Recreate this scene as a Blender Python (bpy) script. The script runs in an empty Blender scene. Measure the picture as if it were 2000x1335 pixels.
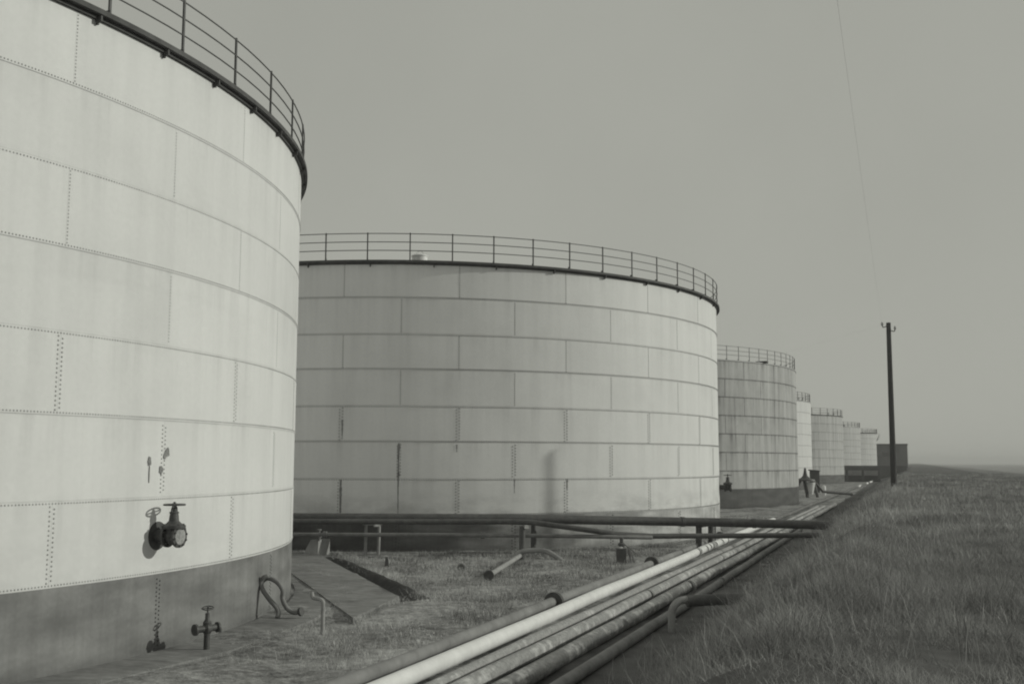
import bpy, math, random
import numpy as np
from mathutils import Vector, Matrix

rnd = random.Random(7)
NP = np.random.default_rng(11)
scene = bpy.context.scene
col = scene.collection
PI = math.pi
R_ = math.radians

# ------------------------------------------------------------------ camera
EYE = 3.7
cam_d = bpy.data.cameras.new("camera")
cam = bpy.data.objects.new("camera", cam_d)
col.objects.link(cam)
scene.camera = cam
yaw, pitch, roll = R_(20.6), 0.1117, 0.0024
cam.location = (0, 0, EYE)
cam.matrix_world = (Matrix.Translation((0, 0, EYE)) @ Matrix.Rotation(yaw, 4, 'Z')
                    @ Matrix.Rotation(PI / 2 + pitch, 4, 'X') @ Matrix.Rotation(roll, 4, 'Z'))
cam_d.sensor_width = 36.0
cam_d.lens = 36.0 * 2083.4 / 2000.0
cam_d.clip_start = 0.1
cam_d.clip_end = 8000.0

# ------------------------------------------------------------------ light
SUN_AZ, SUN_EL = 23.5, 20.0           # azimuth from +X towards +Y
TINT = (0.985, 1.0, 0.895)            # toned monochrome print
world = bpy.data.worlds.new("World")
scene.world = world
world.use_nodes = True
wn, wl = world.node_tree.nodes, world.node_tree.links
wn.clear()
w_out = wn.new('ShaderNodeOutputWorld')
w_bg = wn.new('ShaderNodeBackground')
w_sky = wn.new('ShaderNodeTexSky')
w_sky.sky_type = 'NISHITA'
w_sky.sun_disc = False
w_sky.sun_elevation = R_(SUN_EL)
w_sky.sun_rotation = R_(90 - SUN_AZ)
w_sky.dust_density = 1.0
w_bw = wn.new('ShaderNodeRGBToBW')
w_pow = wn.new('ShaderNodeMath'); w_pow.operation = 'POWER'; w_pow.inputs[1].default_value = 0.10
w_mul = wn.new('ShaderNodeMath'); w_mul.operation = 'MULTIPLY'; w_mul.inputs[1].default_value = 2.60
w_mix = wn.new('ShaderNodeVectorMath'); w_mix.operation = 'MULTIPLY'
w_mix.inputs[1].default_value = TINT
w_bg.inputs['Strength'].default_value = 0.13
w_tc = wn.new('ShaderNodeTexCoord'); w_no = wn.new('ShaderNodeTexNoise')
w_no.inputs['Scale'].default_value = 2.2; w_no.inputs['Detail'].default_value = 6.0; w_no.inputs['Roughness'].default_value = 0.55
w_mr = wn.new('ShaderNodeMapRange'); w_mr.inputs[1].default_value = 0.3; w_mr.inputs[2].default_value = 0.7; w_mr.inputs[3].default_value = 0.955; w_mr.inputs[4].default_value = 1.045
w_m2 = wn.new('ShaderNodeMath'); w_m2.operation = 'MULTIPLY'
wl.new(w_tc.outputs['Generated'], w_no.inputs['Vector']); wl.new(w_no.outputs['Fac'], w_mr.inputs[0])
wl.new(w_mul.outputs[0], w_m2.inputs[0]); wl.new(w_mr.outputs[0], w_m2.inputs[1])
wl.new(w_sky.outputs[0], w_bw.inputs[0])
wl.new(w_bw.outputs[0], w_pow.inputs[0])
wl.new(w_pow.outputs[0], w_mul.inputs[0])
wl.new(w_m2.outputs[0], w_mix.inputs[0])
wl.new(w_mix.outputs[0], w_bg.inputs['Color'])
wl.new(w_bg.outputs[0], w_out.inputs[0])

sd = bpy.data.lights.new("sun", 'SUN')
sd.energy = 2.0
sd.angle = R_(0.55)
sd.color = TINT
sun = bpy.data.objects.new("sun", sd)
col.objects.link(sun)
sdir = Vector((math.cos(R_(SUN_EL)) * math.cos(R_(SUN_AZ)), math.cos(R_(SUN_EL)) * math.sin(R_(SUN_AZ)), math.sin(R_(SUN_EL))))
sun.rotation_euler = sdir.to_track_quat('Z', 'Y').to_euler()
sun.location = (30, 10, 30)

scene.view_settings.view_transform = 'Standard'
scene.view_settings.look = 'None'
scene.view_settings.gamma = 1.0
scene.view_settings.use_curve_mapping = False
scene.view_settings.exposure = 0.0
scene.render.engine = 'CYCLES'
scene.cycles.filter_width = 2.0

# ------------------------------------------------------------------ materials
def new_mat(name, rough=0.7, spec=0.3, metal=0.0):
    m = bpy.data.materials.new(name)
    m.use_nodes = True
    nt = m.node_tree
    b = nt.nodes['Principled BSDF']
    b.inputs['Roughness'].default_value = rough
    b.inputs['Specular IOR Level'].default_value = spec
    b.inputs['Metallic'].default_value = metal
    return m, nt, b

class G:
    """tiny node-graph helper"""
    def __init__(s, nt): s.nt = nt
    def n(s, t): return s.nt.nodes.new(t)
    def l(s, a, b): s.nt.links.new(a, b)
    def put(s, sock, v):
        if hasattr(v, 'links') or hasattr(v, 'is_linked'): s.l(v, sock)
        else: sock.default_value = v
    def m(s, op, a, b=0.0, c=None, clamp=False):
        x = s.n('ShaderNodeMath'); x.operation = op; x.use_clamp = clamp
        s.put(x.inputs[0], a); s.put(x.inputs[1], b)
        if c is not None: s.put(x.inputs[2], c)
        return x.outputs[0]
    def xyz(s, x, y, z=0.0):
        c = s.n('ShaderNodeCombineXYZ')
        s.put(c.inputs[0], x); s.put(c.inputs[1], y); s.put(c.inputs[2], z)
        return c.outputs[0]
    def noise(s, vec, scale=1.0, detail=3.0, rough=0.55):
        t = s.n('ShaderNodeTexNoise')
        t.inputs['Scale'].default_value = scale; t.inputs['Detail'].default_value = detail
        t.inputs['Roughness'].default_value = rough
        s.l(vec, t.inputs['Vector'])
        return t.outputs['Fac']
    def ramp(s, v, lo, hi, a=0.0, b=1.0):
        r = s.n('ShaderNodeMapRange'); r.clamp = True
        s.put(r.inputs[0], v)
        for i, q in enumerate((lo, hi, a, b)): r.inputs[i + 1].default_value = q
        return r.outputs[0]
    def mix(s, f, a, b):  # a + f*(b-a) on values
        x = s.n('ShaderNodeMix'); x.data_type = 'FLOAT'
        s.put(x.inputs[0], f); s.put(x.inputs[2], a); s.put(x.inputs[3], b)
        return x.outputs[0]
    def grey(s, v):
        return s.xyz(v, v, v)
    def obj(s): return s.n('ShaderNodeTexCoord').outputs['Object']
    def geo(s): return s.n('ShaderNodeNewGeometry')

def plain(name, v, var=0.35, scale=6.0, rough=0.7, spec=0.3, bump=0.0, metal=0.0, stretch=(1, 1, 1)):
    """grey with mottled dirt"""
    m, nt, b = new_mat(name, rough, spec, metal)
    g = G(nt)
    mp = g.n('ShaderNodeMapping'); mp.inputs['Scale'].default_value = stretch
    g.l(g.obj(), mp.inputs[0])
    a = g.noise(mp.outputs[0], scale, 5.0, 0.62)
    c = g.noise(mp.outputs[0], scale * 0.22, 2.0)
    f = g.m('ADD', g.m('MULTIPLY', a, 0.6), g.m('MULTIPLY', c, 0.4))
    g.l(g.grey(g.ramp(f, 0.3, 0.7, v * (1 - var), v * (1 + var))), b.inputs['Base Color'])
    if bump:
        bn = g.n('ShaderNodeBump'); bn.inputs['Strength'].default_value = bump; bn.inputs['Distance'].default_value = 0.02
        g.l(a, bn.inputs['Height']); g.l(bn.outputs[0], b.inputs['Normal'])
    return m

def shell_mat(name, base, R, seam_deg, pitch_deg, streak=0.1, seam=0.45, blotch=0.05, course=1.5, plate=0.05, seam_w=0.018, spots=0.0, low=None):
    """riveted plate paint: plate tone, run-down streaks, grime in the laps"""
    m, nt, b = new_mat(name, 0.55, 0.25)
    g = G(nt)
    sp = g.n('ShaderNodeSeparateXYZ'); g.l(g.obj(), sp.inputs[0])
    X, Y, Z = sp.outputs
    ang = g.m('ARCTAN2', Y, X)
    u = g.m('MULTIPLY', ang, R)
    ci = g.m('FLOOR', g.m('DIVIDE', Z, course))
    par = g.m('FLOORED_MODULO', ci, 2.0)
    off = g.m('ADD', g.m('MULTIPLY', par, R_(pitch_deg) / 2), R_(seam_deg))
    pa = g.m('DIVIDE', g.m('SUBTRACT', ang, off), R_(pitch_deg))
    pid = g.m('ROUND', pa)
    pf = g.m('FLOOR', pa)
    dv = g.m('MULTIPLY', g.m('ABSOLUTE', g.m('SUBTRACT', pa, pid)), R_(pitch_deg) * R)       # metres to vertical lap
    zr = g.m('DIVIDE', Z, course)
    dh = g.m('MULTIPLY', g.m('ABSOLUTE', g.m('SUBTRACT', zr, g.m('ROUND', zr))), course)      # metres to ring lap
    wn_ = g.n('ShaderNodeTexWhiteNoise'); wn_.noise_dimensions = '2D'
    g.l(g.xyz(pf, ci), wn_.inputs['Vector'])
    tone = g.m('ADD', g.m('MULTIPLY', g.m('SUBTRACT', wn_.outputs['Value'], 0.5), plate), 1.0)
    s1 = g.noise(g.xyz(g.m('MULTIPLY', u, 2.2), g.m('MULTIPLY', Z, 0.10)), 1.0, 4.0, 0.6)
    s2 = g.noise(g.xyz(g.m('MULTIPLY', u, 0.7), g.m('MULTIPLY', Z, 0.05), 7.0), 1.0, 3.0, 0.6)
    st = g.m('ADD', g.m('MULTIPLY', s1, 0.55), g.m('MULTIPLY', s2, 0.45))
    stf = g.m('SUBTRACT', 1.0, g.m('MULTIPLY', g.ramp(st, 0.44, 0.68), streak))
    # grime running down below each ring lap
    fr = g.m('FRACT', zr)
    run = g.m('MULTIPLY', g.ramp(fr, 0.45, 1.0), g.ramp(s1, 0.5, 0.72))
    runf = g.m('SUBTRACT', 1.0, g.m('MULTIPLY', run, streak * 1.2))
    bl = g.noise(g.xyz(u, Z, 3.0), 0.5, 4.0, 0.55)
    blf = g.m('SUBTRACT', 1.0, g.m('MULTIPLY', g.ramp(bl, 0.45, 0.75), blotch))
    fine = g.noise(g.xyz(u, Z, 1.0), 9.0, 4.0, 0.65)
    finef = g.ramp(fine, 0.25, 0.75, 0.96, 1.03)
    jag = g.noise(g.xyz(u, Z, 9.0), 3.0, 3.0)
    hs = g.m('MULTIPLY', g.ramp(dh, seam_w * 0.6, seam_w * 1.6, 1.0, 0.0), g.ramp(jag, 0.25, 0.6, 0.55, 1.0))
    vs = g.m('MULTIPLY', g.ramp(dv, seam_w * 0.5, seam_w * 1.3, 1.0, 0.0), g.ramp(jag, 0.25, 0.6, 0.45, 0.9))
    sf = g.m('SUBTRACT', 1.0, g.m('MULTIPLY', g.m('MAXIMUM', hs, vs), seam))
    halo = g.m('SUBTRACT', 1.0, g.m('MULTIPLY', g.m('MULTIPLY', g.ramp(dh, 0.0, 0.10, 1.0, 0.0), jag), seam * 0.35))
    v = g.m('MULTIPLY', tone, base)
    for q in (stf, runf, blf, finef, sf, halo): v = g.m('MULTIPLY', v, q)
    if low:
        ln = g.noise(g.xyz(g.m('MULTIPLY', u, 0.6), g.m('MULTIPLY', Z, 1.3), 15.0), 1.0, 4.0, 0.6)
        lowf = g.m('MULTIPLY', g.ramp(Z, course, course * 1.75, 1.0, 0.0), g.ramp(ln, 0.42, 0.62))
        v = g.m('MULTIPLY', v, g.m('SUBTRACT', 1.0, g.m('MULTIPLY', lowf, low)))
    if spots:
        sn = g.noise(g.xyz(g.m('MULTIPLY', u, 1.2), g.m('MULTIPLY', Z, 1.0), 21.0), 1.7, 5.0, 0.7)
        v = g.m('MULTIPLY', v, g.m('SUBTRACT', 1.0, g.m('MULTIPLY', g.ramp(sn, 0.64, 0.74), spots)))
    g.l(g.grey(v), b.inputs['Base Color'])
    bn = g.n('ShaderNodeBump'); bn.inputs['Strength'].default_value = 0.45; bn.inputs['Distance'].default_value = 0.02
    bw = g.noise(g.xyz(u, Z, 30.0), 0.9, 3.0)
    g.l(g.m('ADD', g.m('MULTIPLY', bw, 1.0), g.m('MULTIPLY', fine, 0.08)), bn.inputs['Height'])
    g.l(bn.outputs[0], b.inputs['Normal'])
    return m

def blade_mat(name, lo, hi):
    m, nt, b = new_mat(name, 0.8, 0.1)
    g = G(nt)
    ge = g.geo()
    n1 = g.noise(ge.outputs['Position'], 0.55, 3.0)
    n2 = g.noise(ge.outputs['Position'], 0.17, 2.0)
    v = g.m('MULTIPLY', g.m('MULTIPLY', g.ramp(ge.outputs['Random Per Island'], 0, 1, lo, hi), g.ramp(n1, 0.3, 0.7, 0.6, 1.4)), g.ramp(n2, 0.35, 0.65, 0.75, 1.2))
    g.l(g.grey(v), b.inputs['Base Color'])
    return m

M = {}
M['dark_steel'] = plain('dark_tarred_steel', 0.10, 0.35, 5.0, 0.6, 0.3, 0.15)
M['rim'] = plain('dark_rim_paint', 0.09, 0.4, 4.0, 0.7, 0.2, 0.15)
M['valve'] = plain('dark_cast_iron', 0.075, 0.4, 14.0, 0.55, 0.4, 0.3)
M['bright_face'] = plain('worn_flange_face', 0.30, 0.55, 22.0, 0.55, 0.4, 0.2)
M['rail'] = plain('rail_paint', 0.1, 0.3, 5.0, 0.6, 0.3)
M['rivet'] = plain('grimy_shaded_rivet', 0.40, 0.35, 8.0, 0.7, 0.2)  # rivet tones hold grime plus the shaded side of the heads
M['rivet_dark'] = plain('dirty_shaded_rivet', 0.23, 0.35, 8.0, 0.7, 0.2)
M['rivet_base'] = plain('grimy_shaded_rivet_base', 0.09, 0.35, 8.0, 0.7, 0.2)
M['rivet_faint'] = plain('grimy_shaded_rivet_faint', 0.38, 0.3, 8.0, 0.7, 0.2)
M['white_pipe'] = plain('white_pipe_paint', 0.70, 0.14, 3.5, 0.5, 0.3)
M['grey_pipe'] = plain('weathered_grey_pipe', 0.22, 0.35, 2.2, 0.75, 0.2, 0.2)
M['dark_pipe'] = plain('dark_pipe', 0.21, 0.4, 2.5, 0.7, 0.25, 0.2)
M['pale_pipe'] = plain('pale_dusty_pipe', 0.3, 0.3, 4.0, 0.8, 0.2, 0.2)
M['hose'] = plain('grey_hose', 0.20, 0.25, 8.0, 0.7, 0.3)
M['concrete'] = plain('weathered_concrete', 0.21, 0.45, 2.4, 0.9, 0.1, 0.3, stretch=(1, 2.2, 1))
M['pale_concrete'] = plain('pale_concrete', 0.36, 0.25, 3.0, 0.9, 0.1, 0.3)
M['ridge_shade'] = plain('ridge_shade_tone', 0.055, 0.5, 4.0, 0.95, 0.05, 0.4)  # ridge tone with the shadow band put into the colour
M['timber'] = plain('creosoted_timber', 0.075, 0.4, 9.0, 0.85, 0.1, 0.3, stretch=(4, 4, 0.4))
M['pale_wood'] = plain('pale_bearing_block', 0.42, 0.3, 8.0, 0.8, 0.1)
M['roof'] = plain('roof_plate', 0.4, 0.2, 1.0, 0.6, 0.2)
M['white'] = plain('white_enamel', 0.72, 0.1, 3.0, 0.5, 0.3)
M['far_dark'] = plain('dark_far_wall', 0.13, 0.4, 0.2, 0.9, 0.05)  # far wall tone lightened, distance haze put into the colour
M['rail_far'] = plain('weathered_rail_paint', 0.20, 0.3, 5.0, 0.6, 0.3)
M['porcelain'] = plain('insulator', 0.35, 0.2, 20.0, 0.3, 0.5)
M['twig'] = plain('bare_twig', 0.1, 0.3, 3.0, 0.9, 0.05)
M['letter'] = plain('black_lettering', 0.035, 0.3, 8.0, 0.5, 0.3)
M['wagon_dark'] = plain('grimy_wagon_frame', 0.06, 0.4, 5.0, 0.75, 0.2, 0.2)
M['stencil'] = plain('white_stencil', 0.55, 0.25, 25.0, 0.7, 0.2)

def rusty_pipe_mat(name, dark, pale, cover):
    """pipe whose pale coating has flaked into bands and patches"""
    m, nt, b = new_mat(name, 0.8, 0.2)
    g = G(nt)
    sp = g.n('ShaderNodeSeparateXYZ'); g.l(g.obj(), sp.inputs[0])
    v = g.xyz(g.m('MULTIPLY', sp.outputs[0], 3.0), g.m('MULTIPLY', sp.outputs[1], 1.1), g.m('MULTIPLY', sp.outputs[2], 3.0))
    n1 = g.noise(v, 1.3, 5.0, 0.65)
    band = g.noise(g.xyz(0.0, g.m('MULTIPLY', sp.outputs[1], 3.2), 4.0), 1.0, 2.0)
    big = g.noise(g.xyz(0.0, g.m('MULTIPLY', sp.outputs[1], 0.22), 9.0), 1.0, 2.0)
    f = g.m('ADD', g.m('ADD', g.m('MULTIPLY', n1, 0.45), g.m('MULTIPLY', band, 0.25)), g.m('MULTIPLY', big, 0.3))
    k = g.ramp(f, cover, cover + 0.07)
    fine = g.ramp(g.noise(g.obj(), 14.0, 4.0), 0.3, 0.7, 0.75, 1.25)
    g.l(g.grey(g.m('MULTIPLY', g.mix(k, dark, pale), fine)), b.inputs['Base Color'])
    bn = g.n('ShaderNodeBump'); bn.inputs['Strength'].default_value = 0.4; bn.inputs['Distance'].default_value = 0.015
    g.l(g.m('ADD', n1, k), bn.inputs['Height']); g.l(bn.outputs[0], b.inputs['Normal'])
    return m
M['rusty_a'] = rusty_pipe_mat('flaking_pipe_coat_fine', 0.30, 0.46, 0.53)
M['rusty_patch_pipe'] = rusty_pipe_mat('patchy_far_pipe', 0.14, 0.6, 0.56)
M['rusty_b'] = rusty_pipe_mat('flaking_pipe_coat_pale', 0.28, 0.44, 0.49)
M['rusty_c'] = rusty_pipe_mat('flaking_pipe_coat_dark', 0.22, 0.42, 0.50)

def ground_mat():
    m, nt, b = new_mat('rough_ground', 0.95, 0.05)
    g = G(nt)
    p = g.geo().outputs['Position']
    a = g.noise(p, 0.45, 6.0, 0.62)
    c = g.noise(p, 3.5, 5.0, 0.7)
    d = g.noise(p, 18.0, 3.0, 0.6)
    v = g.ramp(g.m('ADD', g.m('MULTIPLY', a, 0.5), g.m('MULTIPLY', c, 0.5)), 0.38, 0.62, 0.10, 0.42)
    v = g.m('MULTIPLY', v, g.ramp(d, 0.3, 0.7, 0.75, 1.25))
    g.l(g.grey(v), b.inputs['Base Color'])
    bn = g.n('ShaderNodeBump'); bn.inputs['Strength'].default_value = 0.8; bn.inputs['Distance'].default_value = 0.06
    g.l(g.m('ADD', c, g.m('MULTIPLY', d, 0.4)), bn.inputs['Height']); g.l(bn.outputs[0], b.inputs['Normal'])
    return m
M['ground'] = ground_mat()
M['soil'] = plain('dark_soil', 0.13, 0.5, 1.2, 0.95, 0.05, 0.5)
M['blade_bank'] = blade_mat('bank_grass_blade', 0.27, 0.47)
M['stalk'] = blade_mat('dry_stalk', 0.25, 0.5)
M['blade_dark'] = blade_mat('dark_tuft_blade', 0.09, 0.22)
M['blade_lawn'] = blade_mat('lawn_grass_blade', 0.20, 0.62)

# ------------------------------------------------------------------ mesh helpers
class MB:
    def __init__(s): s.v = []; s.f = []; s.mi = []
    def add(s, vs, fs, mi=0):
        o = len(s.v); s.v.extend([tuple(q) for q in vs])
        s.f.extend([tuple(i + o for i in f) for f in fs]); s.mi.extend([mi] * len(fs))
        return s
    def box(s, c, size, rotz=0.0, mi=0, taper=1.0, rot=None):
        x, y, z = [q / 2 for q in size]
        mt = rot if rot is not None else Matrix.Rotation(rotz, 3, 'Z')
        vs = []
        for sz in (-1, 1):
            k = taper if sz > 0 else 1.0
            for sx, sy in ((-1, -1), (1, -1), (1, 1), (-1, 1)):
                vs.append(Vector(c) + mt @ Vector((sx * x * k, sy * y * k, sz * z)))
        return s.add(vs, [(3, 2, 1, 0), (4, 5, 6, 7), (0, 1, 5, 4), (1, 2, 6, 5), (2, 3, 7, 6), (3, 0, 4, 7)], mi)
    def tube(s, pts, r, n=12, caps=True, closed=False, mi=0):
        pts = [Vector(p) for p in pts]; N = len(pts)
        rs = r if isinstance(r, (list, tuple)) else [r] * N
        tang = []
        for i in range(N):
            a = pts[i - 1] if (i > 0 or closed) else pts[i]
            b = pts[(i + 1) % N] if (i < N - 1 or closed) else pts[i]
            tang.append((b - a).normalized())
        up = Vector((0, 0, 1)) if abs(tang[0].z) < 0.9 else Vector((1, 0, 0))
        nrm = (up - tang[0] * up.dot(tang[0])).normalized()
        vs = []
        for i in range(N):
            t = tang[i]
            nrm = (nrm - t * nrm.dot(t)).normalized()
            bi = t.cross(nrm)
            for k in range(n):
                a = 2 * PI * k / n
                vs.append(pts[i] + (nrm * math.cos(a) + bi * math.sin(a)) * rs[i])
        fs = []
        for i in range(N if closed else N - 1):
            j = (i + 1) % N
            for k in range(n):
                k2 = (k + 1) % n
                fs.append((i * n + k, i * n + k2, j * n + k2, j * n + k))
        if caps and not closed:
            fs.append(tuple(reversed(range(n)))); fs.append(tuple((N - 1) * n + k for k in range(n)))
        return s.add(vs, fs, mi)
    def lathe(s, prof, origin, axis=(0, 0, 1), n=24, mi=0, a0=0.0, a1=2 * PI):
        """prof: list of (radius, height along axis)"""
        ax = Vector(axis).normalized()
        u = Vector((1, 0, 0)) if abs(ax.x) < 0.9 else Vector((0, 1, 0))
        u = (u - ax * u.dot(ax)).normalized(); w = ax.cross(u)
        o = Vector(origin); full = abs(a1 - a0 - 2 * PI) < 1e-6
        cnt = n if full else n + 1
        vs = []
        for r, h in prof:
            for k in range(cnt):
                a = a0 + (a1 - a0) * k / n
                vs.append(o + ax * h + (u * math.cos(a) + w * math.sin(a)) * r)
        fs = []
        for i in range(len(prof) - 1):
            for k in range(n):
                k2 = (k + 1) % cnt
                fs.append((i * cnt + k, i * cnt + k2, (i + 1) * cnt + k2, (i + 1) * cnt + k))
        return s.add(vs, fs, mi)
    def torus(s, c, axis, R, r, n=28, m=8, mi=0):
        ax = Vector(axis).normalized()
        u = Vector((1, 0, 0)) if abs(ax.x) < 0.9 else Vector((0, 1, 0))
        u = (u - ax * u.dot(ax)).normalized(); w = ax.cross(u)
        pts = [Vector(c) + (u * math.cos(2 * PI * k / n) + w * math.sin(2 * PI * k / n)) * R for k in range(n)]
        return s.tube(pts, r, m, closed=True, mi=mi)
    def build(s, name, mats, parent=None, smooth=True, sharp=35):
        me = bpy.data.meshes.new(name)
        org = Vector((0, 0, 0))
        p = parent
        while p is not None: org += Vector(p.location); p = p.parent
        me.from_pydata([(x - org.x, y - org.y, z - org.z) for x, y, z in s.v], [], s.f)
        if not isinstance(mats, (list, tuple)): mats = [mats]
        for m in mats: me.materials.append(m)
        me.polygons.foreach_set('material_index', s.mi)
        if smooth:
            me.polygons.foreach_set('use_smooth', [True] * len(s.f))
            me.set_sharp_from_angle(angle=R_(sharp))
        me.update()
        o = bpy.data.objects.new(name, me); col.objects.link(o)
        if parent is not None: o.parent = parent
        return o

def tag(o, label=None, cat=None, group=None, kind=None):
    for k, v in (('label', label), ('category', cat), ('group', group), ('kind', kind)):
        if v: o[k] = v
    return o
def thing(name, loc, label, cat, group=None):
    o = bpy.data.objects.new(name, None); o.location = loc; o.empty_display_size = 0.3
    col.objects.link(o)
    return tag(o, label, cat, group)
def copy_to(o, parent, loc=None, rotz=None):
    c = o.copy(); col.objects.link(c); c.parent = parent
    if loc is not None: c.location = loc
    if rotz is not None: c.rotation_euler = (0, 0, rotz)
    return c
def spline(pts, k=8):
    """Catmull-Rom through points"""
    P = [Vector(p) for p in pts]; out = []
    for i in range(len(P) - 1):
        a = P[max(i - 1, 0)]; b = P[i]; c = P[i + 1]; d = P[min(i + 2, len(P) - 1)]
        for j in range(k):
            t = j / k
            out.append(0.5 * ((2 * b) + (c - a) * t + (2 * a - 5 * b + 4 * c - d) * t * t + (3 * b - a - 3 * c + d) * t ** 3))
    out.append(P[-1]); return out

# ------------------------------------------------------------------ ground
TOE0, TOE_K = -4.35, -0.012
def toe(y): return TOE0 + TOE_K * max(y, 0) - 0.12 * math.sin(y * 0.45)
CREST_Z, CREST_L, CREST_R, LOW_Z = 2.1, -1.2, 12.0, -0.5
def crest_z(x, y):
    return CREST_Z + 0.10 * math.sin(0.5 * x + 0.21 * y) + 0.05 * math.sin(1.3 * x - 0.5 * y) - 0.12
def bank_z(x, y):
    t = toe(y)
    if x <= t: return 0.0
    if x < CREST_L:
        k = (x - t) / (CREST_L - t)
        return CREST_Z * (k + 0.08 * math.sin(2 * PI * k) * -1 * 0.6)
    if x <= CREST_R: return crest_z(x, y) if x > -0.6 else CREST_Z + (crest_z(-0.6, y) - CREST_Z) * (x - CREST_L) / (-0.6 - CREST_L)
    return LOW_Z
def bump2(x, y):
    return 0.035 * (math.sin(x * 1.7 + 0.6 * y) + math.sin(y * 1.3 - 0.9 * x + 2) + 0.6 * math.sin(x * 3.9 + 1.1) * math.sin(y * 3.1))

def axis_vals(segs):
    out = []
    for a, b, st in segs:
        n = max(1, int(round((b - a) / st)))
        out += [a + (b - a) * i / n for i in range(n)]
    out.append(segs[-1][1]); return out
ys = axis_vals([(-2500, -60, 800), (-60, 8, 6), (8, 70, 0.6), (70, 200, 3), (200, 600, 20), (600, 4000, 500)])
xs_l = axis_vals([(-3000, -60, 700), (-60, -36, 4), (-36, -6.4, 0.6)])
gb = MB()
rows = []
for y in ys:
    row = []
    t = toe(y)
    near = 8 < y < 200
    for x in xs_l:
        x2 = min(x, t - 1.0)
        row.append((x2, y, (bump2(x2, y) if (near and x2 > -36) else 0.0)))
    row += [(t - 0.5, y, 0.01), (t, y, 0.0)]
    for k in (0.12, 0.3, 0.5, 0.7, 0.88, 1.0):
        x = t + (CREST_L - t) * k
        row.append((x, y, bank_z(min(x, CREST_L - 1e-4), y) + (bump2(x, y) * 1.3 if near else 0)))
    row += [*[(xx, y, crest_z(xx, y)) for xx in (-0.6, 0.0, 0.7, 1.5, 2.4, 3.4, 4.6, 6, 8, 10)], (CREST_R, y, CREST_Z - 0.3), (CREST_R + 5, y, LOW_Z), (40, y, LOW_Z), (3000, y, LOW_Z)]
    rows.append(row)
W = len(rows[0])
vs = [q for r in rows for q in r]
fs, mi = [], []
for i in range(len(rows) - 1):
    for j in range(W - 1):
        fs.append((i * W + j, i * W + j + 1, (i + 1) * W + j + 1, (i + 1) * W + j))
        mi.append(1 if len(xs_l) - 1 <= j <= len(xs_l) + 19 else 0)
gb.v, gb.f, gb.mi = vs, fs, mi
ground = gb.build('ground', [M['ground'], M['soil']], None, True, 60)
tag(ground, kind='structure')

# ------------------------------------------------------------------ tanks
H = 12.0
COURSE = 1.5
def add_rivets(mb, R, off_r, pts, size, mi):
    """domed heads on the shell: pts = (angle, z)"""
    N = 6
    for a, z in pts:
        ca, sa = math.cos(a), math.sin(a)
        n = Vector((ca, sa, 0)); t = Vector((-sa, ca, 0))
        c = n * (R + off_r)
        vs = []
        for rr, hh in ((size, -0.002), (size * 0.75, size * 0.5)):
            for k in range(N):
                q = 2 * PI * k / N
                vs.append(c + n * hh + t * (rr * math.cos(q)) + Vector((0, 0, z + rr * math.sin(q))))
        vs.append(c + n * size * 0.75 + Vector((0, 0, z)))
        fs = [(k, (k + 1) % N, N + (k + 1) % N, N + k) for k in range(N)] + [(N + k, N + (k + 1) % N, 2 * N) for k in range(N)]
        mb.add(vs, fs, mi)

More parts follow.
